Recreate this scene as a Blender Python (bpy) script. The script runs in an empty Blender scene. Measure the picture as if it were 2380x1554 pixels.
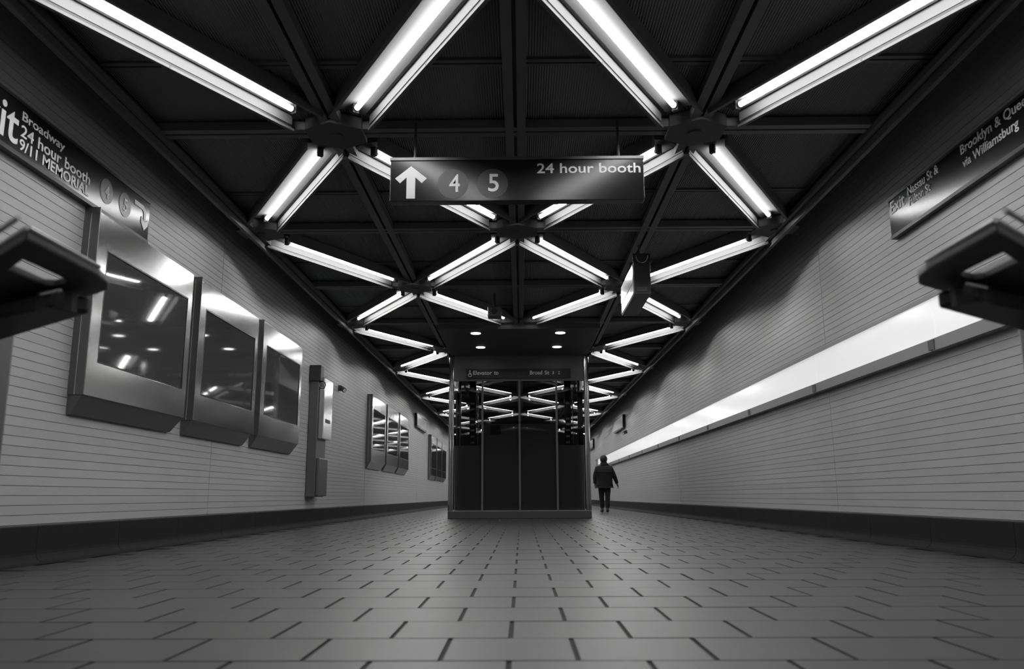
import bpy, bmesh, math, random
from mathutils import Vector, Matrix

random.seed(4)
sc = bpy.context.scene
col = sc.collection

# ------------------------------------------------------------------ camera
ZC = 0.45                     # the lens is 45 cm above the floor
PITCH, YAW, ROLL = 0.1934, -0.0106, -0.0043
cam_d = bpy.data.cameras.new('camera')
cam_d.sensor_width = 36.0
cam_d.lens = 1919.04 / 2380 * 36
cam_d.clip_start = 0.05
cam_d.clip_end = 300
cam_d.dof.use_dof = True
cam_d.dof.focus_distance = 11.0
cam_d.dof.aperture_fstop = 2.8
cam = bpy.data.objects.new('camera', cam_d)
col.objects.link(cam)
R_ = Vector((math.cos(YAW), -math.sin(YAW), 0))
F_ = Vector((math.sin(YAW) * math.cos(PITCH), math.cos(YAW) * math.cos(PITCH), math.sin(PITCH)))
U_ = Vector((-math.sin(YAW) * math.sin(PITCH), -math.cos(YAW) * math.sin(PITCH), math.cos(PITCH)))
R2 = R_ * math.cos(ROLL) + U_ * math.sin(ROLL)
U2 = -R_ * math.sin(ROLL) + U_ * math.cos(ROLL)
cam.matrix_world = Matrix(((R2.x, U2.x, -F_.x, 0.033), (R2.y, U2.y, -F_.y, 0.0),
                           (R2.z, U2.z, -F_.z, ZC), (0, 0, 0, 1)))
sc.camera = cam

# ------------------------------------------------------------------ world and exposure
w = bpy.data.worlds.new('world')
sc.world = w
w.use_nodes = True
w.node_tree.nodes['Background'].inputs[0].default_value = (0, 0, 0, 1)
w.node_tree.nodes['Background'].inputs[1].default_value = 0
sc.view_settings.view_transform = 'Standard'
sc.view_settings.look = 'None'
sc.view_settings.exposure = 0.12
sc.view_settings.gamma = 1.0
sc.view_settings.use_curve_mapping = False
sc.cycles.max_bounces = 8
sc.cycles.diffuse_bounces = 4
sc.cycles.glossy_bounces = 4
sc.cycles.transparent_max_bounces = 12
sc.cycles.sample_clamp_indirect = 4
sc.cycles.use_denoising = True

TUBE = 43.0                   # radiance of the fluorescent tubes
BAND = 0.50                   # radiance of the backlit wall band

# ------------------------------------------------------------------ materials
def mat(name, v=0.5, rough=0.6, metal=0.0, emit=0.0, rnd=0.0, bump=None, spec=0.5, noise=0.0, nscale=8.0):
    m = bpy.data.materials.new(name)
    m.use_nodes = True
    nt = m.node_tree
    b = nt.nodes['Principled BSDF']
    b.inputs['Base Color'].default_value = (v, v, v, 1)
    b.inputs['Roughness'].default_value = rough
    b.inputs['Metallic'].default_value = metal
    b.inputs['Specular IOR Level'].default_value = spec
    if emit:
        b.inputs['Emission Color'].default_value = (1, 1, 1, 1)
        b.inputs['Emission Strength'].default_value = emit
    fac = None
    if rnd:
        oi = nt.nodes.new('ShaderNodeObjectInfo')
        mr = nt.nodes.new('ShaderNodeMapRange')
        mr.inputs['To Min'].default_value = v * (1 - rnd)
        mr.inputs['To Max'].default_value = v * (1 + rnd)
        nt.links.new(oi.outputs['Random'], mr.inputs['Value'])
        fac = mr.outputs['Result']
    if noise:
        tc = nt.nodes.new('ShaderNodeTexCoord')
        no = nt.nodes.new('ShaderNodeTexNoise')
        no.inputs['Scale'].default_value = nscale
        no.inputs['Detail'].default_value = 5
        nt.links.new(tc.outputs['Object'], no.inputs['Vector'])
        m2 = nt.nodes.new('ShaderNodeMapRange')
        m2.inputs['To Min'].default_value = 1 - noise
        m2.inputs['To Max'].default_value = 1 + noise
        nt.links.new(no.outputs['Fac'], m2.inputs['Value'])
        mu = nt.nodes.new('ShaderNodeMath')
        mu.operation = 'MULTIPLY'
        nt.links.new(m2.outputs['Result'], mu.inputs[0])
        if fac:
            nt.links.new(fac, mu.inputs[1])
        else:
            mu.inputs[1].default_value = v
        fac = mu.outputs[0]
    if fac:
        nt.links.new(fac, b.inputs['Base Color'])
    if bump:
        kind, scale, strength = bump
        tc = nt.nodes.new('ShaderNodeTexCoord')
        if kind == 'wave':
            t = nt.nodes.new('ShaderNodeTexWave')
            t.inputs['Scale'].default_value = scale
            out = t.outputs['Fac']
        else:
            t = nt.nodes.new('ShaderNodeTexNoise')
            t.inputs['Scale'].default_value = scale
            out = t.outputs['Fac']
        nt.links.new(tc.outputs['Object'], t.inputs['Vector'])
        bp = nt.nodes.new('ShaderNodeBump')
        bp.inputs['Strength'].default_value = strength
        bp.inputs['Distance'].default_value = 0.01
        nt.links.new(out, bp.inputs['Height'])
        nt.links.new(bp.outputs['Normal'], b.inputs['Normal'])
    return m

def glass(name, tint, ior=1.5, rough=0.02):
    m = bpy.data.materials.new(name)
    m.use_nodes = True
    nt = m.node_tree
    for n in list(nt.nodes):
        nt.nodes.remove(n)
    o = nt.nodes.new('ShaderNodeOutputMaterial')
    mx = nt.nodes.new('ShaderNodeMixShader')
    fr = nt.nodes.new('ShaderNodeFresnel')
    fr.inputs['IOR'].default_value = 1.35
    tr = nt.nodes.new('ShaderNodeBsdfTransparent')
    tr.inputs[0].default_value = (tint, tint, tint, 1)
    gl = nt.nodes.new('ShaderNodeBsdfGlossy')
    gl.inputs['Roughness'].default_value = rough
    nt.links.new(fr.outputs[0], mx.inputs[0])
    nt.links.new(tr.outputs[0], mx.inputs[1])
    nt.links.new(gl.outputs[0], mx.inputs[2])
    nt.links.new(mx.outputs[0], o.inputs[0])
    return m

M = dict(
    wall=mat('wall_tile', 0.37, 0.5, rnd=0.035, noise=0.06, nscale=3.0),
    joint=mat('wall_joint', 0.34, 0.8),
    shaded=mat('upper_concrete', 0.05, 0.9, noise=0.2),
    floor=mat('floor_tile', 0.046, 0.38, rnd=0.05, noise=0.12, nscale=6.0, spec=0.36),
    grout=mat('floor_grout', 0.024, 0.9),
    base=mat('base_tile', 0.020, 0.75, noise=0.15, spec=0.08),
    panel=mat('ceiling_mesh', 0.16, 0.7, rnd=0.12, bump=('wave', 16.0, 0.8), spec=0.2),
    beam=mat('beam_steel', 0.10, 0.5, noise=0.15, spec=0.3),
    hub=mat('hub_steel', 0.06, 0.6, spec=0.3),
    dark=mat('dark_metal', 0.04, 0.45),
    pan=mat('reflector_enamel', 0.052, 0.7, spec=0.0),
    rail=mat('rail_enamel', 0.12, 0.6, spec=0.1),
    tube=mat('tube_glow', 0.8, 0.5, emit=TUBE),
    tubecap=mat('tube_cap', 0.35, 0.35, metal=0.8),
    socket=mat('socket_plastic', 0.02, 0.5),
    signface=mat('sign_enamel', 0.012, 0.21, noise=0.1, spec=0.35),
    signtrim=mat('sign_trim', 0.10, 0.35, metal=0.6),
    letter=mat('letter_white', 0.80, 0.5),
    disc=mat('bullet_disc', 0.025, 0.35),
    steel=mat('brushed_steel', 0.66, 0.17, metal=1.0, noise=0.06, nscale=20),
    steeldark=mat('case_side_steel', 0.16, 0.35, metal=0.7),
    pane=mat('poster_pane', 0.060, 0.04, spec=0.9),
    print1=mat('print_grey', 0.075, 0.3),
    print2=mat('print_dark', 0.018, 0.3),
    chrome=mat('post_chrome', 0.60, 0.12, metal=1.0),
    elev=mat('elevator_panel', 0.10, 0.4),
    elevb=mat('elevator_base', 0.05, 0.5),
    band=mat('band_acrylic', 0.55, 0.15, emit=BAND),
    ledge=mat('ledge_metal', 0.22, 0.4),
    lamp=mat('downlight_glow', 0.8, 0.5, emit=7.0),
    white=mat('sign_white', 0.62, 0.25),
    sheen=mat('sign_sheen', 0.25, 0.3),  # grey for reflections painted onto sign faces
    coat=mat('coat_cloth', 0.010, 0.9),
    trouser=mat('trouser_cloth', 0.014, 0.9),
    skin=mat('skin', 0.10, 0.6),
    hair=mat('hair', 0.008, 0.6),
    shoe=mat('shoe_leather', 0.010, 0.5),
    arm=mat('barrier_black', 0.010, 0.45),
    armtop=mat('barrier_steel', 0.55, 0.3, metal=0.9),
    shell=mat('car_shell', 0.35, 0.6),
    glass=glass('shaft_glass', 0.55),
)

# ------------------------------------------------------------------ helpers
class MB:
    def __init__(self):
        self.v, self.f = [], []
    def add(self, vs, fs):
        n = len(self.v)
        self.v += [tuple(p) for p in vs]
        self.f += [tuple(i + n for i in f) for f in fs]
        return self
    def box(self, x0, x1, y0, y1, z0, z1):
        return self.add([(x0, y0, z0), (x1, y0, z0), (x1, y1, z0), (x0, y1, z0),
                         (x0, y0, z1), (x1, y0, z1), (x1, y1, z1), (x0, y1, z1)],
                        [(0, 3, 2, 1), (4, 5, 6, 7), (0, 1, 5, 4), (1, 2, 6, 5), (2, 3, 7, 6), (3, 0, 4, 7)])
    def prism(self, poly, z0, z1):          # polygon in xy, counter-clockwise
        n = len(poly)
        vs = [(x, y, z0) for x, y in poly] + [(x, y, z1) for x, y in poly]
        fs = [tuple(range(n - 1, -1, -1)), tuple(range(n, 2 * n))]
        fs += [(i, (i + 1) % n, (i + 1) % n + n, i + n) for i in range(n)]
        return self.add(vs, fs)
    def ring(self, outer, inner, z0, z1):   # same vertex count
        n = len(outer)
        vs = [(x, y, z0) for x, y in outer] + [(x, y, z0) for x, y in inner] + \
             [(x, y, z1) for x, y in outer] + [(x, y, z1) for x, y in inner]
        fs = []
        for i in range(n):
            j = (i + 1) % n
            fs += [(i, i + n, j + n, j), (i + 2 * n, j + 2 * n, j + 3 * n, i + 3 * n),
                   (i, j, j + 2 * n, i + 2 * n), (i + n, i + 3 * n, j + 3 * n, j + n)]
        return self.add(vs, fs)
    def extrude(self, prof, x0, x1):        # closed profile in (y, z) run along x
        n = len(prof)
        vs = [(x0, a, b) for a, b in prof] + [(x1, a, b) for a, b in prof]
        fs = [tuple(range(n)), tuple(range(2 * n - 1, n - 1, -1))]
        fs += [(i + n, (i + 1) % n + n, (i + 1) % n, i) for i in range(n)]
        return self.add(vs, fs)
    def tube(self, p0, p1, r, n=10, r2=None):
        p0, p1 = Vector(p0), Vector(p1)
        r2 = r if r2 is None else r2
        d = (p1 - p0).normalized()
        a = d.orthogonal().normalized()
        b = d.cross(a)
        vs = []
        for p, q in ((p0, r), (p1, r2)):
            for k in range(n):
                t = 2 * math.pi * k / n
                vs.append(p + a * math.cos(t) * q + b * math.sin(t) * q)
        fs = [tuple(range(n - 1, -1, -1)), tuple(range(n, 2 * n))]
        fs += [(i, (i + 1) % n, (i + 1) % n + n, i + n) for i in range(n)]
        return self.add(vs, fs)
    def mesh(self, name, m, smooth=False):
        me = bpy.data.meshes.new(name)
        me.from_pydata(self.v, [], self.f)
        bm = bmesh.new()
        bm.from_mesh(me)
        bmesh.ops.recalc_face_normals(bm, faces=bm.faces)
        bm.to_mesh(me)
        bm.free()
        if m:
            me.materials.append(m)
        if smooth:
            for p in me.polygons:
                p.use_smooth = True
        return me
    def build(self, name, m, parent=None, loc=(0, 0, 0), rz=0.0, bevel=0.0, smooth=False):
        o = bpy.data.objects.new(name, self.mesh(name, m, smooth))
        col.objects.link(o)
        o.location = loc
        o.rotation_euler = (0, 0, rz)
        if parent:
            o.parent = parent
        if bevel:
            b = o.modifiers.new('bevel', 'BEVEL')
            b.width = bevel
            b.segments = 2
            b.limit_method = 'ANGLE'
        return o

def tag(o, label=None, cat=None, group=None, kind=None):
    if label: o['label'] = label
    if cat: o['category'] = cat
    if group: o['group'] = group
    if kind: o['kind'] = kind
    return o

def thing(name, label, cat, loc=(0, 0, 0), rz=0.0, group=None):
    o = bpy.data.objects.new(name, None)
    o.empty_display_size = 0.1
    col.objects.link(o)
    o.location = loc
    o.rotation_euler = (0, 0, rz)
    return tag(o, label, cat, group)

def clone(root, loc=None, rz=None, label=None, group=None, parent=None):
    r = root.copy()
    col.objects.link(r)
    if parent: r.parent = parent
    if loc is not None: r.location = loc
    if rz is not None: r.rotation_euler = (0, 0, rz)
    if label: r['label'] = label
    if group: r['group'] = group
    for c in list(root.children):
        clone(c, parent=r)
    return r

AX = {'R': ((0, 1, 0), (0, 0, 1), (1, 0, 0)),     # face looks to +x, text runs to +y
      'L': ((0, -1, 0), (0, 0, 1), (-1, 0, 0)),   # face looks to -x, text runs to -y
      'F': ((1, 0, 0), (0, 0, 1), (0, -1, 0))}    # face looks to -y, text runs to +x

def lettering(txt, m, parent, origin, width, height, face, depth=0.003, name='lettering', aligned=True):
    """flat letters; origin = lower left corner of the box they fill (parent space)"""
    cu = bpy.data.curves.new('txt', 'FONT')
    cu.body = txt
    cu.resolution_u = 3
    cu.extrude = 0.5
    cu.offset = 0.010
    tmp = bpy.data.objects.new('txt', cu)
    col.objects.link(tmp)
    bpy.context.view_layer.update()
    me = bpy.data.meshes.new_from_object(tmp.evaluated_get(bpy.context.evaluated_depsgraph_get()))
    bpy.data.objects.remove(tmp)
    xs = [v.co.x for v in me.vertices]
    ys = [v.co.y for v in me.vertices]
    x0, x1, y0, y1 = min(xs), max(xs), min(ys), max(ys)
    r, u, n = [Vector(a) for a in AX[face]]
    o0 = Vector(origin)
    for v in me.vertices:
        a = (v.co.x - x0) / (x1 - x0) * width
        b = (v.co.y - y0) / (y1 - y0) * height
        c = (v.co.z + 0.5) * depth
        v.co = o0 + r * a + u * b + n * c
    me.materials.clear()
    me.materials.append(m)
    o = bpy.data.objects.new(name, me)
    col.objects.link(o)
    o.parent = parent
    return o

def disc(m, parent, centre, rad, face, depth=0.002, name='bullet', hole=0.0, n=28):
    r, u, nn = [Vector(a) for a in AX[face]]
    c = Vector(centre)
    b = MB()
    out = [c + r * math.cos(2 * math.pi * k / n) * rad + u * math.sin(2 * math.pi * k / n) * rad for k in range(n)]
    if hole:
        inn = [c + (p - c) * hole for p in out]
        vs = out + inn + [p + nn * depth for p in out] + [p + nn * depth for p in inn]
        fs = []
        for i in range(n):
            j = (i + 1) % n
            fs += [(i, i + n, j + n, j), (i + 2 * n, j + 2 * n, j + 3 * n, i + 3 * n),
                   (i, j, j + 2 * n, i + 2 * n), (i + n, i + 3 * n, j + 3 * n, j + n)]
    else:
        vs = out + [p + nn * depth for p in out]
        fs = [tuple(range(n)), tuple(range(2 * n - 1, n - 1, -1))] + [(i, (i + 1) % n, (i + 1) % n + n, i + n) for i in range(n)]
    b.add(vs, fs)
    return b.build(name, m, parent)

def glyph(poly, m, parent, origin, face, depth=0.003, name='arrow'):
    r, u, nn = [Vector(a) for a in AX[face]]
    c = Vector(origin)
    n = len(poly)
    a = [c + r * x + u * y for x, y in poly]
    vs = a + [p + nn * depth for p in a]
    fs = [tuple(range(n)), tuple(range(2 * n - 1, n - 1, -1))] + [(i, (i + 1) % n, (i + 1) % n + n, i + n) for i in range(n)]
    b = MB()
    b.add(vs, fs)
    return b.build(name, m, parent)

# ------------------------------------------------------------------ dimensions
XL, XR = -3.42, 3.50           # wall faces
Y_A, Y_B = -5.0, 62.0          # the passage runs along y
SIDE = 3.013                   # triangle side of the ceiling lattice
ROW = SIDE * math.sqrt(3) / 2
Y0 = 6.487
ZS = ZC + 3.0                  # soffit level
ZTOP = 4.35

# ------------------------------------------------------------------ floor
TW, TD, JT = 0.388, 0.372, 0.008
fl = MB().box(XL - 0.3, XR + 0.3, Y_A, Y_B, -0.2, -0.006).build('floor', M['grout'])
tag(fl, kind='structure')
tile_me = MB()
a_, b_ = TW / 2 - JT / 2, TD / 2 - 0.0025
tile_me.add([(-a_, -b_, -0.02), (a_, -b_, -0.02), (a_, b_, -0.02), (-a_, b_, -0.02),
             (-a_ + .004, -b_ + .003, 0), (a_ - .004, -b_ + .003, 0), (a_ - .004, b_ - .003, 0), (-a_ + .004, b_ - .003, 0)],
            [(4, 5, 6, 7), (0, 1, 5, 4), (1, 2, 6, 5), (2, 3, 7, 6), (3, 0, 4, 7)])
tme = tile_me.mesh('floor_tile', M['floor'])
rest = MB()
yr0 = 2.435
n_single = 0
for r in range(-20, 160):
    yc = yr0 + (r + 0.5) * TD
    if yc > Y_B: break
    off = TW / 2 if r % 2 else 0.0
    for k in range(-9, 10):
        xc = -0.005 + k * TW + off
        if xc < XL + 0.13 or xc > XR - 0.13: continue
        if 0 <= r < 16:
            o = bpy.data.objects.new('tile', tme)
            col.objects.link(o)
            o.parent = fl
            o.location = (xc, yc, random.uniform(-0.0008, 0.0008))
            n_single += 1
        else:
            rest.add([(x + xc, y + yc, z) for x, y, z in tile_me.v], tile_me.f)
tag(rest.build('tile_field', M['floor'], fl), kind='stuff')

# ------------------------------------------------------------------ walls
def wall(name, x, sgn, joints):
    back = MB().box(min(x - sgn * 0.007, x - sgn * 0.3), max(x - sgn * 0.007, x - sgn * 0.3), Y_A, Y_B, -0.2, ZTOP)
    wobj = back.build(name, M['joint'])
    tag(wobj, kind='structure')
    H, J = 0.0665, 0.0045
    z0 = 0.272
    cuts = [Y_A] + joints + [Y_B]
    mb = MB()
    for a, b in zip(cuts[:-1], cuts[1:]):
        xa, xb = sorted((x, x - sgn * 0.012))
        mb.box(xa, xb, a + 0.005, b - 0.005, 0, H - J)
    me = mb.mesh('tile_course', M['wall'])
    k = 0
    while z0 + (k + 1) * H < ZTOP - 0.02:
        o = bpy.data.objects.new('tile_course', me)
        col.objects.link(o)
        o.parent = wobj
        o.location = (sgn * random.uniform(-0.0006, 0.0006), 0, z0 + k * H)
        k += 1
    # coved base
    prof = [(0, 0), (0, 0.262), (0.012, 0.262), (0.020, 0.254)]
    for t in range(0, 7):
        an = math.pi / 2 * t / 6
        prof.append((0.020 + 0.075 * (1 - math.cos(an)), 0.080 - 0.075 * math.sin(an)))
    prof += [(0.12, 0.0)]
    b = MB()
    yy = Y_A
    seg = 0
    pv = [(x + sgn * (p - 0.002), 0, z) for p, z in prof]
    n = len(pv)
    L = 1.22
    vs = [(a, 0.003, c) for a, _, c in pv] + [(a, L - 0.003, c) for a, _, c in pv]
    fs = [tuple(range(n)), tuple(range(2 * n - 1, n - 1, -1))] + [(i, (i + 1) % n, (i + 1) % n + n, i + n) for i in range(n)]
    b.add(vs, fs)
    bme = b.mesh('base_tile', M['base'])
    root = MB().box(*sorted((x - sgn * 0.004, x + sgn * 0.008)), Y_A, Y_B, 0, 0.25).build('baseboard_left' if sgn > 0 else 'baseboard_right', M['grout'])
    tag(root, kind='structure')
    for k in range(int((Y_B - Y_A) / L)):
        o = bpy.data.objects.new('base_block', bme)
        col.objects.link(o)
        o.parent = root
        o.location = (0, Y_A + k * L, 0)
    return wobj

wall('wall_left', XL, 1, [0.05, 9.23, 18.4, 27.6, 36.8, 46.0])
wall('wall_right', XR, -1, [0.05, 9.28, 18.5, 27.7, 36.9, 46.1])
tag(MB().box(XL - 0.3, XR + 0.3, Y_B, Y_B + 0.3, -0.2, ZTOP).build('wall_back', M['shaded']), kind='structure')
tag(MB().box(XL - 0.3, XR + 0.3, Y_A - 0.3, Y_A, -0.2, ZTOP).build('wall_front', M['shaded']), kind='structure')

# ------------------------------------------------------------------ ceiling: slab, triangular mesh panels, beams, hubs
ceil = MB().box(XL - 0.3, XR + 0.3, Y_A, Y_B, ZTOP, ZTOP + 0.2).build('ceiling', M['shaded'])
tag(ceil, kind='structure')
R_LO, R_HI = -4, 20
half = SIDE / 2
ZP = ZS + 0.10                 # underside of the mesh panels
def tri_mesh(pts):
    c = (sum(p[0] for p in pts) / 3, sum(p[1] for p in pts) / 3)
    q = [(c[0] + (x - c[0]) * 0.985, c[1] + (y - c[1]) * 0.985) for x, y in pts]
    b = MB()
    b.prism(q, 0, 0.02)
    return b.mesh('mesh_panel', M['panel'])
TRI = {}
for up in (0, 1):
    if up:   # diagonal from (0,0) to (half,ROW)
        TRI[up] = [tri_mesh([(0, 0), (half, 0), (half, ROW)]), tri_mesh([(0, 0), (half, ROW), (0, ROW)])]
    else:    # diagonal from (half,0) to (0,ROW)
        TRI[up] = [tri_mesh([(0, 0), (half, 0), (0, ROW)]), tri_mesh([(half, 0), (half, ROW), (0, ROW)])]
for r in range(R_LO, R_HI):
    for c in range(-2, 2):
        node_here = ((c % 2) == 1) if (r % 2 == 0) else ((c % 2) == 0)   # is (c, r) a node?
        for me in TRI[1 if node_here else 0]:
            o = bpy.data.objects.new('mesh_panel', me)
            col.objects.link(o)
            o.parent = ceil
            o.location = (c * half, Y0 + r * ROW, ZP)
YA_, YB_ = Y0 + R_LO * ROW, Y0 + R_HI * ROW
for x in (-half, 0, half):
    b = MB()
    b.box(x - 0.085, x - 0.014, YA_, YB_, ZS + 0.0, ZS + 0.06)
    b.box(x + 0.014, x + 0.085, YA_, YB_, ZS + 0.0, ZS + 0.06)
    b.box(x - 0.085, x + 0.085, YA_, YB_, ZS + 0.06, ZS + 0.075)
    b.build('long_beam', M['beam'], ceil)
cross = MB()
W_ = SIDE - 0.01
cross.box(-W_, W_, -0.085, -0.014, ZS + 0.004, ZS + 0.062)
cross.box(-W_, W_, 0.014, 0.085, ZS + 0.004, ZS + 0.062)
cross.box(-W_, W_, -0.085, 0.085, ZS + 0.062, ZS + 0.077)
cme = cross.mesh('cross_beam', M['beam'])
thin = MB().box(-W_, W_, -0.05, -0.012, ZS + 0.078, ZS + 0.098).box(-W_, W_, 0.012, 0.05, ZS + 0.078, ZS + 0.098).mesh('cross_bar', M['beam'])
for r in range(R_LO, R_HI):
    for me, dy, nm in ((cme, 0, 'cross_beam'), (thin, 0.62 * ROW, 'cross_bar')):
        o = bpy.data.objects.new(nm, me)
        col.objects.link(o)
        o.parent = ceil
        o.location = (0, Y0 + r * ROW + dy, 0)
hexa = [(0.27 * math.cos(math.pi / 3 * k + math.pi / 6), 0.27 * math.sin(math.pi / 3 * k + math.pi / 6)) for k in range(6)]
hme = MB().prism(hexa, 0.0, 0.10).tube((0, 0, -0.012), (0, 0, 0.0), 0.06, 12).mesh('hub', M['hub'])
hhalf = [(0.27 * math.cos(a), 0.27 * math.sin(a)) for a in (math.radians(-88), math.radians(-30), math.radians(30), math.radians(88))]
for r in range(R_LO, R_HI):
    for a in ((-1, 0, 1) if r % 2 else (-.5, .5)):
        if a == 0 and r in (3, 5): continue
        o = bpy.data.objects.new('hub', hme)
        col.objects.link(o)
        o.parent = ceil
        o.location = (a * SIDE * (0.985 if abs(a) == 1 else 1), Y0 + r * ROW, ZS - 0.02)
# edge angle and fascia that close the lattice towards each wall
for s, nm in ((-1, 'trim_1'), (1, 'trim_2')):
    x = s * (SIDE + 0.01)
    f = MB().box(*sorted((x, x + s * 0.03)), YA_, YB_, ZS + 0.05, ZTOP).build(nm, M['dark'])
    tag(f, kind='structure')
    MB().box(*sorted((x - s * 0.06, x - s * 0.015)), YA_, YB_, ZS - 0.03, ZS + 0.02).build('edge_angle', M['beam'], f)
    MB().box(*sorted((x - s * 0.005, x + s * 0.035)), YA_, YB_, ZS - 0.095, ZS + 0.05).build('edge_channel', M['beam'], f)

# ------------------------------------------------------------------ fluorescent troughs on the lattice diagonals
def make_fixture():
    root = thing('trough_light', 'fluorescent trough', 'ceiling light')
    L = SIDE
    a, b = 0.115 * L, 0.885 * L
    # local frame: x along the beam, +y towards the camera side, z relative to soffit
    prof = [(-0.118, 0.042), (-0.06, 0.054), (0.0, 0.058), (0.06, 0.054), (0.150, 0.036), (0.150, 0.068), (-0.118, 0.070)]
    MB().extrude(prof, a + 0.02, b - 0.02).build('reflector', M['pan'], root)
    MB().extrude([(0.150, -0.038), (0.178, -0.038), (0.178, 0.085), (0.150, 0.085)], a, b).build('near_rail', M['beam'], root)
    fr = MB().extrude([(-0.165, -0.018), (-0.165, 0.075), (-0.19, 0.075), (-0.19, -0.018)], a, b).build('far_rail', M['rail'], root)
    MB().extrude([(-0.172, -0.045), (-0.172, -0.018), (-0.186, -0.018), (-0.186, -0.045)], a, b).build('rail_groove', M['socket'], fr)
    MB().extrude([(-0.160, -0.066), (-0.160, -0.045), (-0.19, -0.045), (-0.19, -0.066)], a - 0.02, b + 0.02).build('rail_lip', M['rail'], fr)
    MB().extrude([(0.15, 0.066), (0.15, 0.10), (-0.16, 0.10), (-0.16, 0.066)], a, b).build('channel_top', M['socket'], root)
    for t in (0.5,):
        MB().box(t * L - 0.006, t * L + 0.006, -0.193, -0.158, -0.069, -0.042).build('rail_joint', M['hub'], fr)
    t0, t1 = 0.172 * L, 0.826 * L
    tb = MB().tube((t0, 0, 0.010), (t1, 0, 0.010), 0.021, 12).build('tube', M['tube'], root, smooth=False)
    for t, s in ((t0, -1), (t1, 1)):
        MB().tube((t, 0, 0.010), (t + s * 0.022, 0, 0.010), 0.0205, 12).build('tube_cap', M['tubecap'], tb)
        x0, x1 = sorted((t + s * 0.022, t + s * 0.062))
        MB().box(x0, x1, -0.026, 0.026, -0.022, 0.058).build('socket', M['socket'], root, bevel=0.006)
    return root
fx = make_fixture()
ORD = ['first', 'second', 'third', 'fourth', 'fifth', 'sixth', 'seventh', 'eighth', 'ninth', 'tenth', 'eleventh', 'twelfth',
       'thirteenth', 'fourteenth', 'fifteenth', 'sixteenth', 'seventeenth', 'eighteenth', 'nineteenth', 'twentieth',
       'twenty-first', 'twenty-second', 'twenty-third']
used = False
for r in range(-4, 19):
    lo = (-1, 0, 0, 1) if r % 2 else (-.5, -.5, .5, .5)
    hi = (-.5, -.5, .5, .5) if r % 2 else (-1, 0, 0, 1)
    for k in range(4):
        inner = k in (1, 2)
        if inner and r in (3, 4): continue        # the elevator and its canopy stand here
        p = Vector((lo[k] * SIDE, Y0 + r * ROW, ZS))
        q = Vector((hi[k] * SIDE, Y0 + (r + 1) * ROW, ZS))
        # run the fixture so that local +y looks back towards -y of the passage
        if q.x > p.x:
            p, q = q, p
        d = q - p
        rz = math.atan2(d.y, d.x)
        side = ['outer trough by the left wall', 'inner trough left of the middle', 'inner trough right of the middle', 'outer trough by the right wall'][k]
        if r >= -1:
            lab = 'lit fluorescent %s, %s zigzag row from the camera' % (side, ORD[r + 1])
        else:
            lab = 'lit fluorescent %s, %s row overhead behind the camera' % (side, ORD[-2 - r])
        if used:
            o = clone(fx, p, rz, lab, 'fluorescent troughs of the triangular ceiling')
        else:
            fx.location = p
            fx.rotation_euler = (0, 0, rz)
            tag(fx, lab, group='fluorescent troughs of the triangular ceiling')
            used = True

# ------------------------------------------------------------------ wall poster cases (left wall)
def make_case():
    """a shallow steel case; local: x out of the wall, y along it, z up from the floor"""
    root = thing('poster_case', 'poster case', 'poster case')
    Wd, z0, z1, dep = 1.91, ZC + 0.775, ZC + 2.235, 0.12
    # body with a splayed foot: side profile in (x, z)
    prof = [(0, z0 - 0.15), (dep * 0.25, z0 - 0.15), (dep - 0.012, z0), (dep - 0.012, z1), (0.0, z1 + 0.03)]
    n = len(prof)
    vs = [(a, 0, b) for a, b in prof] + [(a, Wd - (0.10 if b < z0 - 0.01 else 0), b) for a, b in prof]
    fs = [tuple(range(n)), tuple(range(2 * n - 1, n - 1, -1))] + [(i, (i + 1) % n, (i + 1) % n + n, i + n) for i in range(n)]
    b = MB()
    b.add(vs, fs)
    b.build('case_body', M['steeldark'], root)
    MB().box(0.0, dep + 0.004, -0.012, 0.0, z0 - 0.0, z1 + 0.035).build('side_fin', M['steeldark'], root)
    MB().box(dep * .45, dep * .5, -0.016, -0.012, z0, z1).build('side_seam', M['steel'], root)
    # door frame
    fy0, fy1, gz0, gz1, gy0, gy1 = 0.0, Wd, z0 + 0.27, z1 - 0.27, 0.16, Wd - 0.10
    b = MB()
    def q(pts):
        return pts
    outer = [(fy0, z0), (fy1, z0), (fy1, z1), (fy0, z1)]
    inner = [(gy0, gz0), (gy1, gz0), (gy1, gz1), (gy0, gz1)]
    X0, X1 = dep - 0.012, dep
    vs = [(X0, a, c) for a, c in outer] + [(X0, a, c) for a, c in inner] + [(X1, a, c) for a, c in outer] + [(X1, a, c) for a, c in inner]
    fs = []
    for i in range(4):
        j = (i + 1) % 4
        fs += [(i, j, j + 4, i + 4), (i + 8, i + 12, j + 12, j + 8), (i, i + 8, j + 8, j), (i + 4, j + 4, j + 12, i + 12)]
    b.add(vs, fs)
    df = b.build('door_frame', M['steel'], root, bevel=0.002)
    # thin black gasket round the pane
    g = 0.012
    gk = MB()
    gk.box(dep - 0.011, dep + 0.001, gy0, gy1, gz1 - g, gz1).box(dep - 0.011, dep + 0.001, gy0, gy1, gz0, gz0 + g)
    gk.box(dep - 0.011, dep + 0.001, gy0, gy0 + g, gz0 + g, gz1 - g).box(dep - 0.011, dep + 0.001, gy1 - g, gy1, gz0 + g, gz1 - g)
    gk.build('gasket', M['print2'], df)
    p = MB().box(dep - 0.012, dep - 0.006, gy0 + g, gy1 - g, gz0 + g, gz1 - g).build('poster', M['pane'], root)
    return root
cases = []
cfirst = None
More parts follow.
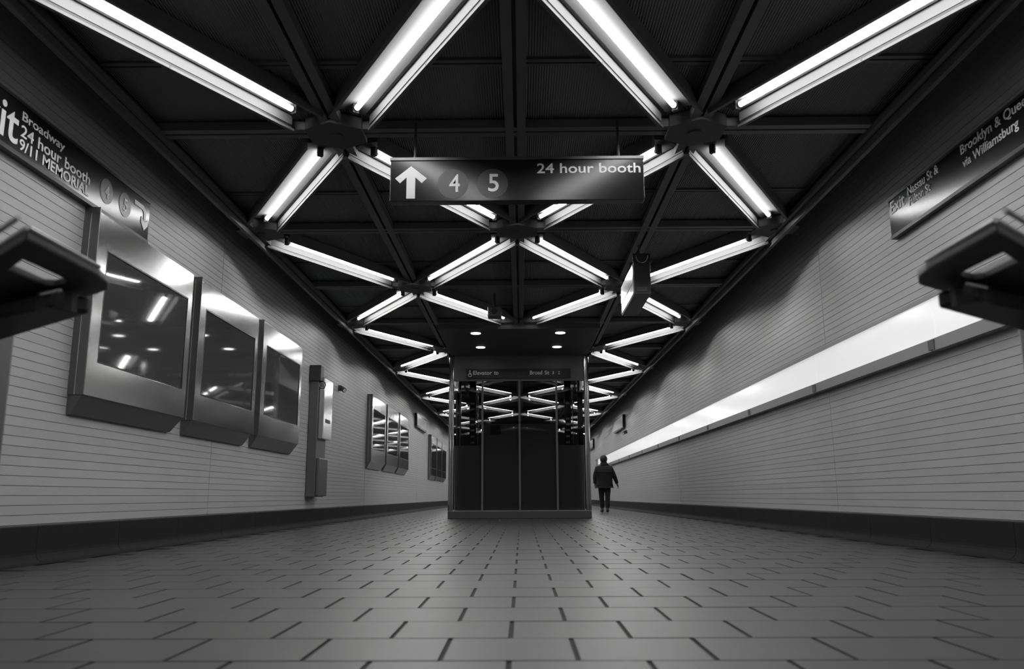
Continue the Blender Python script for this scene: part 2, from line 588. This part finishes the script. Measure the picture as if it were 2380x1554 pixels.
LABC = {
    0: 'steel poster case with a dark glossy pane, largest and nearest on the left wall',
    1: 'steel poster case in the middle of the nearest three on the left wall',
    2: 'steel poster case of the nearest three, next to the narrow help point column',
    3: 'small distant poster case, nearest of the middle group of three on the left wall',
    4: 'small distant poster case, middle one of the middle group of three',
    5: 'small distant poster case, farthest of the middle group of three',
    6: 'tiny poster case beside the elevator, nearest of the farthest group of three',
    7: 'tiny poster case beside the elevator, middle of the farthest group of three',
    8: 'tiny poster case beside the elevator, last of the farthest group of three'}
proto = make_case()
i = 0
for gy in (6.22, 18.45, 30.8):
    for k in range(3):
        yy = gy + k * 2.13
        if i == 0:
            proto.location = (XL, yy, 0)
            tag(proto, LABC[0], group='poster cases on the left wall')
            c = proto
        else:
            c = clone(proto, (XL, yy, 0), 0, LABC[i], 'poster cases on the left wall')
        i += 1

# narrow help point column on the left wall
hp = thing('help_point', 'narrow steel help point column with round emblem on the left wall', 'help point', (XL + 0.004, 13.35, 0))
MB().box(0, 0.15, 0, 0.62, ZC + 0.0, ZC + 2.02).build('column_body', M['steeldark'], hp, bevel=0.01)
MB().box(-0.0, 0.19, -0.05, 0.16, ZC + 1.86, ZC + 2.12).build('top_cap', M['dark'], hp, bevel=0.01)
MB().box(0.15, 0.235, 0.06, 0.66, ZC + 0.93, ZC + 1.93).build('speaker_panel', M['steel'], hp, bevel=0.012)
MB().box(0.15, 0.20, 0.03, 0.62, ZC + 0.02, ZC + 0.62).build('lower_cover', M['steeldark'], hp, bevel=0.01)
MB().box(0.236, 0.242, 0.2, 0.5, ZC + 1.2, ZC + 1.26).build('call_button', M['dark'], hp)
# round emblem on the near edge of the speaker panel: faces the camera
em = disc(M['letter'], hp, (0.193, 0.059, ZC + 1.80), 0.062, 'F', name='emblem_disc')
disc(M['print2'], em, (0.193, 0.057, ZC + 1.80), 0.062, 'F', name='emblem_ring', hole=0.78, depth=0.003)
lettering('B', M['print2'], em, (0.163, 0.056, ZC + 1.765), 0.06, 0.07, 'F', name='emblem_mark')

# little wall horn and dark box at the edge
def wall_camera(x, y, z, s, label):
    t = thing('wall_camera', label, 'camera', (x, y, z), 0, 'small wall cameras')
    MB().box(*sorted((0, s * 0.06)), -0.04, 0.04, -0.05, 0.05).build('bracket', M['dark'], t)
    MB().tube((s * 0.06, 0, 0), (s * 0.13, -0.08, -0.05), 0.045, 12).build('housing', M['dark'], t)
    MB().tube((s * 0.13, -0.08, -0.05), (s * 0.137, -0.088, -0.055), 0.03, 12).build('lens', M['letter'], t)
wall_camera(XL, 15.5, ZC + 2.02, 1, 'small dark camera on the left wall past the help point')
wall_camera(XR, 27.2, ZC + 2.05, -1, 'small dark camera on the right wall under the distant sign')
bx = thing('wall_cabinet', 'dark cabinet end at the far left edge, low on the left wall', 'cabinet', (XL, 4.2, ZC))
MB().box(0, 0.10, 0, 0.90, 0.12, 0.53).build('cabinet_body', M['steeldark'], bx, bevel=0.01)
MB().box(0.10, 0.112, 0.03, 0.87, 0.15, 0.50).build('cabinet_door', M['dark'], bx, bevel=0.004)

# ------------------------------------------------------------------ backlit band on the right wall
zb0, zb1 = ZC + 1.255, ZC + 1.60
bp = 2.775
bandroot = thing('light_band', 'long bright white backlit band running along the right wall', 'light box', (XR, 0, 0))
MB().box(-0.035, 0.0, -1.5, 38.5, zb0 - 0.01, zb1 + 0.01).build('band_housing', M['ledge'], bandroot)
k = 0
yb = 6.71 - 3 * bp + 0.0
pm = MB().box(-0.050, -0.036, 0.004, bp - 0.004, zb0, zb1).mesh('band_panel', M['band'])
while yb + bp < 38.6:
    o = bpy.data.objects.new('band_panel', pm)
    col.objects.link(o)
    o.parent = bandroot
    o.location = (0, yb, 0)
    yb += bp
MB().box(-0.075, 0, -1.5, 38.5, zb1 + 0.0, zb1 + 0.03).build('top_cap', M['ledge'], bandroot)
yb = -1.6
lm = MB().box(-0.085, 0, 0.006, bp - 0.006, zb0 - 0.10, zb0 - 0.0).mesh('ledge_rail', M['ledge'])
while yb + bp < 38.6:
    o = bpy.data.objects.new('ledge_rail', lm)
    col.objects.link(o)
    o.parent = bandroot
    o.location = (0, yb, 0)
    yb += bp
jm = MB().box(-0.092, -0.085, -0.05, 0.05, zb0 - 0.09, zb0 - 0.01).mesh('rail_splice', M['rail'])
for k in range(14):
    o = bpy.data.objects.new('rail_splice', jm)
    col.objects.link(o)
    o.parent = bandroot
    o.location = (0, -1.6 + 2.775 * (k + 1), 0)

# ------------------------------------------------------------------ wall signs
def wall_sign(side, y0, y1, z0, z1, label, group=None, d=0.055):
    x, s = (XL, 1) if side == 'R' else (XR, -1)
    t = thing('wall_sign', label, 'sign', (x, y0, z0), 0, group)
    MB().box(*sorted((0, s * d)), 0, y1 - y0, 0, z1 - z0).build('sign_body', M['signface'], t, bevel=0.004)
    MB().box(*sorted((0, s * (d + 0.006))), 0, y1 - y0, z1 - z0 - 0.012, z1 - z0 + 0.008).build('top_trim', M['signtrim'], t)
    MB().box(*sorted((0, s * (d + 0.006))), 0, y1 - y0, -0.03, 0.0).build('bottom_shade', M['dark'], t)  # dark strip standing in for the shadow beneath the sign
    return t
ZA, ZB = ZC + 2.30, ZC + 2.66
y0 = 4.0
s1 = wall_sign('R', y0, 7.19, ZA, ZB, 'long dark exit sign high on the left wall with memorial lettering')
fx_ = 0.057
def tl(txt, ya, yb, za, zb):
    lettering(txt, M['letter'], s1, (fx_, ya - y0, za - 2.30), yb - ya, zb - za, 'R')
tl('Exit', 4.62, 5.19, 2.335, 2.60)
tl('Broadway', 5.215, 5.745, 2.515, 2.600)
tl('24 hour booth', 5.215, 6.13, 2.42, 2.505)
tl('9/11 MEMORIAL', 5.215, 6.13, 2.325, 2.405)
for c, n in ((6.40, '4'), (6.72, '5')):
    dd = disc(M['disc'], s1, (0.056, c - y0, 0.172), 0.105, 'R')
    lettering(n, M['letter'], dd, (0.059, c - y0 - 0.035, 0.115), 0.07, 0.11, 'R')
# arrow: goes right then bends down
arr = [(-0.14, 0.045), (-0.14, 0.085), (0.03, 0.085), (0.075, 0.06), (0.09, 0.02), (0.09, -0.055), (0.135, -0.02), (0.135, -0.075),
       (0.07, -0.135), (0.005, -0.075), (0.005, -0.02), (0.05, -0.055), (0.05, 0.01), (0.035, 0.04), (0.01, 0.045)]
glyph(arr, M['letter'], s1, (fx_, 7.02 - y0, 0.20), 'R')

s2 = wall_sign('L', 3.9, 7.31, ZC + 2.325, ZC + 2.665, 'long dark exit sign high on the right wall with Brooklyn lettering')
def tr(txt, ya, yb, za, zb):       # ya = far end (larger y)
    lettering(txt, M['letter'], s2, (-fx_, ya - 3.9, za - 2.325), ya - yb, zb - za, 'L')
tr('Exit', 7.265, 6.99, 2.52, 2.635)
tr('Nassau St &', 6.92, 6.38, 2.57, 2.650)
tr('Fulton St', 6.908, 6.53, 2.475, 2.550)
tr('Brooklyn & Queens', 6.03, 5.08, 2.545, 2.645)
tr('via Williamsburg', 6.02, 5.296, 2.435, 2.53)

def far_sign(side, y0, L, label):
    t = wall_sign(side, y0, y0 + L, ZC + 2.25, ZC + 2.66, label, 'far wall signs', d=0.09)
    s = 1 if side == 'R' else -1
    MB().box(*sorted((s * 0.09, s * 0.094)), 0.05, L - 0.05, 0.03, 0.38).build('face_glare', M['sheen'], t)  # lighter plate: the face's reflected light put into its colour
far_sign('R', 26.7, 2.7, 'small distant sign high on the left wall past the poster cases')
far_sign('L', 27.55, 2.7, 'small distant sign high on the right wall, the nearer of two')
far_sign('L', 39.3, 2.7, 'tiny sign high on the right wall, the farther of two, above the walking person')

# ------------------------------------------------------------------ hanging signs
hs = thing('hanging_sign', 'wide dark hanging sign with arrow, 4, 5 and 24 hour booth', 'sign', (0, 6.3, ZC + 2.33))
MB().box(-1.014, 1.036, 0, 0.10, 0, 0.345).build('sign_body', M['signface'], hs, bevel=0.004)
MB().box(-1.020, 1.042, -0.006, 0.106, 0.348, 0.372).build('top_trim', M['signtrim'], hs)
for x in (-0.82, 0.84):
    MB().tube((x, 0.05, 0.372), (x, 0.05, 0.70), 0.012, 8).build('hanger_rod', M['dark'], hs)
glyph([(-0.035, -0.136), (0.035, -0.136), (0.035, 0.045), (0.088, -0.005), (0.128, 0.035), (0.0, 0.140), (-0.128, 0.035), (-0.088, -0.005), (-0.035, 0.045)],
      M['letter'], hs, (-0.845, -0.001, 0.158), 'F')
for cx, n, nx in ((-0.505, '4', -0.535), (-0.185, '5', -0.220)):
    dd = disc(M['disc'], hs, (cx, 0.0, 0.145), 0.125, 'F')
    lettering(n, M['letter'], dd, (nx, -0.003, 0.075), 0.085, 0.150, 'F')
lettering('24 hour booth', M['letter'], hs, (0.174, -0.001, 0.228), 0.836, 0.085, 'F')

es = thing('exit_sign_box', 'thick hanging sign box seen end on with white side face', 'sign', (1.38, 9.5, ZC + 2.335))
MB().box(0.0, 0.20, 0.0, 1.20, 0.0, 0.40).build('sign_body', M['dark'], es, bevel=0.006)
MB().box(-0.008, 0.0, 0.02, 1.18, 0.02, 0.38).build('side_face', M['white'], es)
MB().box(-0.012, -0.008, 0.02, 1.18, 0.15, 0.24).build('face_sheen', M['sheen'], es)  # dimmer middle of the reflection, painted across the glossy face
MB().box(0.03, 0.15, -0.012, 0.0, 0.03, 0.085).build('rating_plate', M['rail'], es)
MB().box(-0.004, 0.204, -0.004, 0.03, 0.40, 0.50).build('end_bracket', M['dark'], es)
for y in (0.2, 1.0):
    MB().tube((0.10, y, 0.40), (0.10, y, 0.67), 0.012, 8).build('hanger_rod', M['steeldark'], es)
cv = MB()
pts = [(0.03 + 0.07 * (1 - math.cos(a)), -0.02, 0.47 - 0.09 * math.sin(a)) for a in [math.pi * k / 8 for k in range(9)]]
for p, q in zip(pts[:-1], pts[1:]):
    cv.tube(p, q, 0.006, 6)
cv.build('cable', M['armtop'], es)

cb = thing('ceiling_camera', 'small smoked box camera hanging under the ceiling before the elevator', 'camera', (-0.36, 12.2, ZC + 2.72))
MB().box(-0.10, 0.10, -0.12, 0.12, -0.07, 0.08).build('camera_body', M['steeldark'], cb, bevel=0.015)
MB().tube((0, 0, 0.08), (0, 0, 0.31), 0.02, 10).build('stem', M['dark'], cb)
MB().tube((0.0, -0.12, 0.0), (0.0, -0.14, 0.0), 0.045, 14).build('lens', M['print2'], cb)
MB().box(0.10, 0.106, -0.11, 0.11, -0.06, 0.07).build('side_plate', M['rail'], cb)

# ------------------------------------------------------------------ elevator with its canopy
EY0, EY1 = 17.35, 19.55
EX0, EX1 = -1.49, 1.47
can = thing('canopy', 'flat dark canopy before the elevator top with four small lamps', 'canopy', (0, 14.45, ZS - 0.06))
MB().box(EX0 + 0.03, EX1 - 0.03, 0, EY0 - 14.45 - 0.03, 0, 0.10).build('canopy_panel', M['hub'], can)
MB().box(EX0 + 0.02, EX1 - 0.02, -0.02, 0.0, -0.01, 0.13).build('canopy_edge', M['beam'], can)
for x, y, lb in ((-0.79, 14.85, 'front left'), (0.76, 14.85, 'front right'), (-0.77, 16.3, 'rear left'), (0.76, 16.3, 'rear right')):
    d = thing('downlight', 'small round lit downlight in the elevator canopy, %s one' % lb, 'downlight', (x, y, ZS - 0.06), 0, 'downlights in the elevator canopy')
    MB().tube((0, 0, -0.006), (0, 0, 0.0), 0.115, 20).build('ring', M['steeldark'], d)
    MB().tube((0, 0, -0.012), (0, 0, -0.006), 0.09, 20).build('lens', M['lamp'], d)

el = thing('elevator', 'dark glass elevator shaft with chrome corner posts in the passage middle', 'elevator', (0, EY0, 0))
D = EY1 - EY0
for x in (EX0, EX1):
    s = 1 if x < 0 else -1
    for y in (0.0, D - 0.1):
        b = MB()
        b.tube((x + s * 0.03, y + 0.035, 0.16), (x + s * 0.03, y + 0.035, ZS - 0.02), 0.032, 12)
        b.tube((x + s * 0.088, y + 0.045, 0.16), (x + s * 0.088, y + 0.045, ZS - 0.02), 0.022, 10)
        b.box(*sorted((x + s * 0.045, x + s * 0.08)), y + 0.03, y + 0.06, 0.16, ZS - 0.02)
        b.build('corner_post', M['chrome'], el, smooth=False)
MB().box(EX0 - 0.0, EX1 + 0.0, -0.02, D, 0.0, 0.15).build('plinth', M['elevb'], el, bevel=0.01)
MB().box(EX0 + 0.01, EX1 - 0.01, -0.024, 0.03, 0.15, 0.163).build('sill_strip', M['steel'], el)
MB().box(EX0 + 0.11, EX1 - 0.11, 0.01, 0.09, ZC + 2.40, ZS - 0.03).build('header_panel', M['elev'], el)
for x in (EX0 + 0.03, EX1 - 0.06):
    MB().box(x, x + 0.03, 0.10, D - 0.10, ZC + 2.40, ZS - 0.03).build('side_header', M['elev'], el)
# glazing in four front bays plus the sides
xs = [EX0 + 0.12, -0.78, 0.0, 0.78, EX1 - 0.12]
for a, b in zip(xs[:-1], xs[1:]):
    MB().box(a + 0.02, b - 0.02, 0.030, 0.042, 0.17, ZC + 2.40).build('glass_pane', M['glass'], el)
for x in (-0.78, 0.78):
    MB().box(x - 0.02, x + 0.02, 0.015, 0.06, 0.163, ZC + 2.40).build('mullion', M['elev'], el)
for x in (-0.02, 0.02):
    MB().box(min(x, x * .2), max(x, x * .2), 0.018, 0.055, 0.17, ZC + 2.40).build('door_stile', M['elev'], el)
for x in (EX0 + 0.035, EX1 - 0.045):
    MB().box(x, x + 0.01, 0.11, D - 0.12, 0.17, ZC + 2.40).build('side_glass', M['glass'], el)
# dark car behind the lower half, rear panel, guide rails with bright brackets
MB().box(-0.76, 0.76, 0.13, 0.17, 0.15, ZC + 1.50).build('car_front', M['shell'], el)
for a, b in ((EX0 + 0.12, -0.79), (0.79, EX1 - 0.12)):
    MB().box(a, b, 0.13, 0.15, 0.15, ZC + 1.05).build('lower_panel', M['shell'], el)
MB().box(-0.76, -0.72, 0.17, D - 0.2, 0.15, ZC + 1.50).build('car_side', M['elev'], el)
MB().box(0.72, 0.76, 0.17, D - 0.2, 0.15, ZC + 1.50).build('car_side', M['elev'], el)
MB().box(-0.76, 0.76, 0.13, D - 0.2, ZC + 1.50, ZC + 1.56).build('car_roof', M['hub'], el)
MB().box(EX0 + 0.1, EX1 - 0.1, D - 0.09, D - 0.05, 0.15, ZC + 1.42).build('rear_panel', M['shell'], el)
for x, wd in ((-1.0, 0.14), (1.03, 0.14)):
    MB().box(x - wd / 2, x + wd / 2, 0.30, 0.42, 0.15, ZS - 0.10).build('guide_rail', M['hub'], el)
    for z in (2.28, 1.95, 1.62, 1.50, 1.38, 1.25, 1.12):
        MB().box(x - 0.045, x + 0.035, 0.285, 0.30, ZC + z - 0.02, ZC + z + 0.018).build('bracket', M['letter'], el)
    MB().box(x + 0.10, x + 0.115, 0.30, 0.33, ZC + 0.9, ZC + 2.3).build('cable', M['steel'], el)
MB().box(-0.62, -0.40, 0.10, 0.128, ZC + 1.28, ZC + 1.48).build('car_notice', M['elevb'], el)
for nm, z in (('plate', 1.42),):
    disc(M['print1'], el, (-0.47, 0.099, ZC + 1.40), 0.06, 'F', name='notice_mark', hole=0.7)

sg = thing('elevator_sign', 'narrow dark sign on the elevator header with small white lettering', 'sign', (0, EY0 - 0.03, ZC + 2.455))
MB().box(-1.12, 1.09, -0.02, 0.028, 0, 0.195).build('sign_body', M['print2'], sg)
MB().box(-1.13, -0.40, -0.024, 0.03, 0.195, 0.206).build('top_trim', M['rail'], sg)
MB().box(0.28, 1.10, -0.024, 0.03, 0.195, 0.206).build('top_trim', M['rail'], sg)
MB().box(-0.40, 0.28, -0.024, 0.03, 0.195, 0.203).build('top_trim', M['signtrim'], sg)
# wheelchair pictogram
wc = MB()
wc.tube((-1.045, -0.021, 0.150), (-1.045, -0.025, 0.150), 0.014, 10)
wc.box(-1.053, -1.038, -0.025, -0.021, 0.075, 0.135)
wc.box(-1.045, -1.005, -0.025, -0.021, 0.075, 0.088)
wc.box(-1.018, -1.005, -0.025, -0.021, 0.035, 0.085)
wc.build('pictogram', M['letter'], sg)
disc(M['letter'], sg, (-1.045, -0.021, 0.065), 0.040, 'F', name='pictogram_wheel', hole=0.72)
lettering('Elevator', M['letter'], sg, (-0.975, -0.021, 0.068), 0.395, 0.085, 'F')
lettering('to', M['letter'], sg, (-0.535, -0.021, 0.068), 0.095, 0.075, 'F')
for k, x in enumerate((-0.385, -0.265, -0.145, -0.025, 0.085)):
    disc(M['disc'], sg, (x, -0.021, 0.10), 0.042, 'F')
lettering('Broad', M['letter'], sg, (0.225, -0.021, 0.068), 0.26, 0.085, 'F')
lettering('St', M['letter'], sg, (0.535, -0.021, 0.068), 0.10, 0.080, 'F')
for x, c in ((0.71, 'J'), (0.84, 'Z')):
    dd = disc(M['disc'], sg, (x, -0.021, 0.105), 0.045, 'F')
    lettering(c, M['letter'], dd, (x - 0.018, -0.024, 0.075), 0.036, 0.06, 'F')

# ------------------------------------------------------------------ person walking away
def skin_mesh(name, pts, edges, m, parent, sub=2, root=0):
    me = bpy.data.meshes.new(name)
    me.from_pydata([p[:3] for p in pts], edges, [])
    o = bpy.data.objects.new(name, me)
    col.objects.link(o)
    me.materials.append(m)
    sk = o.modifiers.new('skin', 'SKIN')
    sk.use_smooth_shade = True
    for i, p in enumerate(pts):
        rr = p[3]
        me.skin_vertices[0].data[i].radius = rr if isinstance(rr, tuple) else (rr, rr)
        me.skin_vertices[0].data[i].use_root = (i == root)
    sb = o.modifiers.new('sub', 'SUBSURF')
    sb.levels = sub
    sb.render_levels = sub
    bpy.context.view_layer.update()
    ev = o.evaluated_get(bpy.context.evaluated_depsgraph_get())
    me2 = bpy.data.meshes.new_from_object(ev)
    me2.name = name
    o.modifiers.clear()
    o.data = me2
    if not me2.materials:
        me2.materials.append(m)
    for p in me2.polygons:
        p.use_smooth = True
    o.parent = parent
    return o

pe = thing('person', 'person in dark coat and trousers walking away beside the elevator', 'person', (2.36, 23.6, 0), 0.0)
P = []; Eg = []
def chain(ids):
    for a, b in zip(ids[:-1], ids[1:]):
        Eg.append((a, b))
def pt(x, y, z, r):
    P.append((x, y, z, r)); return len(P) - 1
pel = pt(0, 0, 0.84, (0.15, 0.11))
wai = pt(0, 0.01, 1.00, (0.15, 0.11))
che = pt(0, 0.02, 1.20, (0.17, 0.12))
nck = pt(0, 0.03, 1.34, 0.065)
hd0 = pt(0, 0.045, 1.41, (0.075, 0.085))
hd1 = pt(0, 0.05, 1.49, (0.078, 0.092))
hd2 = pt(0, 0.05, 1.545, (0.05, 0.06))
chain([pel, wai, che, nck, hd0, hd1, hd2])
nose = pt(0, 0.135, 1.475, 0.014); Eg.append((hd1, nose))
for s in (-1, 1):
    sh = pt(s * 0.185, 0.02, 1.255, 0.062)
    ex = 0.315 if s > 0 else 0.27
    elb = pt(s * (0.265 if s > 0 else 0.245), 0.01, 1.01, 0.047)
    wr = pt(s * (0.355 if s > 0 else 0.25), 0.05, 0.80, 0.030)
    ha = pt(s * (0.385 if s > 0 else 0.25), 0.06, 0.735, (0.036, 0.020))
    chain([che, sh, elb, wr, ha])
    for k in range(4):
        bx_ = P[ha][0] + s * 0.004
        f1 = pt(bx_, 0.033 + k * 0.018, 0.690, 0.009)
        f2 = pt(bx_ - s * 0.006, 0.033 + k * 0.018, 0.655 - (0.012 if k in (1, 2) else 0), 0.008)
        chain([ha, f1, f2])
    th = pt(P[ha][0], 0.098, 0.735, 0.010)
    th2 = pt(P[ha][0] - s * 0.004, 0.110, 0.705, 0.009)
    chain([wr, th, th2])
    ear = pt(s * 0.084, 0.045, 1.475, 0.014); Eg.append((hd1, ear))
    fw = 0.10 if s < 0 else -0.08
    hip = pt(s * 0.085, 0, 0.78, 0.092)
    kn = pt(s * 0.075, fw * 0.6 + 0.03, 0.43, 0.060)
    an = pt(s * 0.065, fw, 0.085, 0.040)
    heel = pt(s * 0.065, fw - 0.03, 0.035, 0.030)
    toe = pt(s * 0.072, fw + 0.15, 0.028, (0.038, 0.024))
    chain([pel, hip, kn, an, toe]); Eg.append((an, heel))
skin_mesh('body', P, Eg, M['skin'], pe, 2, pel)
# coat
P = []; Eg = []
a00 = pt(0, 0.0, 0.66, (0.19, 0.14)); a0 = pt(0, 0.0, 0.74, (0.235, 0.165)); a1 = pt(0, 0.0, 0.88, (0.245, 0.175)); a2 = pt(0, 0.01, 1.04, (0.225, 0.165))
a3 = pt(0, 0.015, 1.18, (0.19, 0.14)); a35 = pt(0, 0.02, 1.275, (0.135, 0.11)); a4 = pt(0, 0.03, 1.35, (0.105, 0.095)); a5 = pt(0, 0.035, 1.41, (0.10, 0.095))
chain([a00, a0, a1, a2, a3, a35, a4, a5])
for s in (-1, 1):
    sh = pt(s * 0.19, 0.02, 1.205, 0.085)
    elb = pt(s * (0.285 if s > 0 else 0.255), 0.01, 0.99, 0.072)
    wr = pt(s * (0.356 if s > 0 else 0.258), 0.045, 0.81, 0.052)
    we = pt(s * (0.362 if s > 0 else 0.258), 0.048, 0.79, 0.046)
    chain([a3, sh, elb, wr, we])
skin_mesh('coat', P, Eg, M['coat'], pe, 3, a1)
P = []; Eg = []
b0 = pt(0, 0, 0.82, (0.165, 0.13))
for s in (-1, 1):
    fw = 0.10 if s < 0 else -0.08
    h = pt(s * 0.088, 0, 0.72, 0.108); k_ = pt(s * 0.078, fw * 0.6 + 0.03, 0.43, 0.078); a = pt(s * 0.066, fw - 0.005, 0.10, 0.058)
    chain([b0, h, k_, a])
skin_mesh('trousers', P, Eg, M['trouser'], pe, 3, b0)
for s in (-1, 1):
    P = []; Eg = []
    fw = 0.10 if s < 0 else -0.08
    c = [pt(s * 0.065, fw - 0.045, 0.047, 0.042), pt(s * 0.066, fw + 0.03, 0.048, 0.046), pt(s * 0.072, fw + 0.15, 0.036, (0.046, 0.034)), pt(s * 0.073, fw + 0.20, 0.030, (0.036, 0.028))]
    chain(c)
    skin_mesh('shoe', P, Eg, M['shoe'], pe, 2, 1)
# hair: a full rounded cap down to the collar, face left free
hm = bmesh.new()
bmesh.ops.create_uvsphere(hm, u_segments=24, v_segments=16, radius=1.0)
for v in hm.verts:
    v.co = Vector((v.co.x * 0.105, 0.035 + v.co.y * 0.112, 1.475 + v.co.z * (0.112 if v.co.z > 0 else 0.125)))
bmesh.ops.delete(hm, geom=[v for v in hm.verts if v.co.y > 0.085 and v.co.z < 1.53], context='VERTS')
hme_ = bpy.data.meshes.new('hair')
hm.to_mesh(hme_); hm.free()
hme_.materials.append(M['hair'])
for p in hme_.polygons: p.use_smooth = True
ho = bpy.data.objects.new('hair', hme_)
col.objects.link(ho)
ho.parent = pe
sd = ho.modifiers.new('solid', 'SOLIDIFY'); sd.thickness = 0.012; sd.offset = -1

# ------------------------------------------------------------------ two barrier frames by the camera, mirrored
def barrier(s, dx, label):
    t = thing('barrier_arm', label, 'barrier', (dx, 0, 0), 0, 'barrier arms either side of the camera')
    Z = ZC + 0.55
    def m(p): return [(s * x, y) for x, y in p]
    # outer nose: lane edge along y, both long edges run outwards and away
    outer = [(1.000, 1.645), (1.000, 1.950), (1.012, 2.020), (1.045, 2.085), (1.100, 2.130), (1.190, 2.190), (1.390, 2.385), (1.560, 2.150)]
    inner = [(1.100, 1.800), (1.097, 1.900), (1.098, 1.960), (1.105, 1.995), (1.130, 2.025), (1.165, 2.045), (1.186, 2.035), (1.186, 1.885)]
    o, i = m(outer), m(inner)
    if s < 0:
        o, i = o[::-1], i[::-1]
    MB().ring(o, i, Z - 0.018, Z + 0.004).build('arm_frame', M['arm'], t, bevel=0.006)
    # bright cap rail that follows the near edge, and a thin second one outside it
    def strip(pts, r, z, nm, mt):
        b = MB()
        for p, q in zip(pts[:-1], pts[1:]):
            b.tube((s * p[0], p[1], z), (s * q[0], q[1], z), r, 8)
        b.build(nm, mt, t)
    strip([(1.003, 1.95), (1.000, 1.648), (1.56, 2.152)], 0.006, Z + 0.008, 'edge_trim', M['armtop'])
    strip([(1.000, 1.612), (1.56, 2.112)], 0.006, Z + 0.018, 'outer_rail', M['armtop'])
    # lower support arm
    b = MB()
    p0, p1 = Vector((s * 1.10, 2.02, Z - 0.09)), Vector((s * 1.62, 2.33, Z - 0.17))
    poly = [(1.10, 2.11), (1.16, 2.02), (1.62, 2.30), (1.62, 2.52)]
    q = m(poly)
    if s < 0: q = q[::-1]
    b.prism(q, Z - 0.075, Z - 0.03)
    b.build('support_arm', M['arm'], t, bevel=0.01)
    MB().tube((s * 1.17, 2.08, Z - 0.078), (s * 1.17, 2.08, Z - 0.03), 0.05, 16).build('pivot', M['arm'], t)
    MB().tube((s * 1.115, 1.99, Z - 0.040), (s * 1.19, 2.035, Z - 0.040), 0.004, 6).build('slot_trim', M['armtop'], t)
    MB().box(*sorted((s * 1.58, s * 1.78)), 2.08, 2.58, 0.0, Z + 0.03).build('pedestal', M['steeldark'], t, bevel=0.02)
    MB().box(*sorted((s * 1.56, s * 1.80)), 2.06, 2.60, 0.0, 0.02).build('foot_plate', M['steel'], t)
barrier(-1, 0.0, 'blurred black barrier arm at the left edge, rounded nose before the first poster case')
barrier(1, 0.02, 'blurred black barrier arm at the right edge, rounded nose above the bright band')
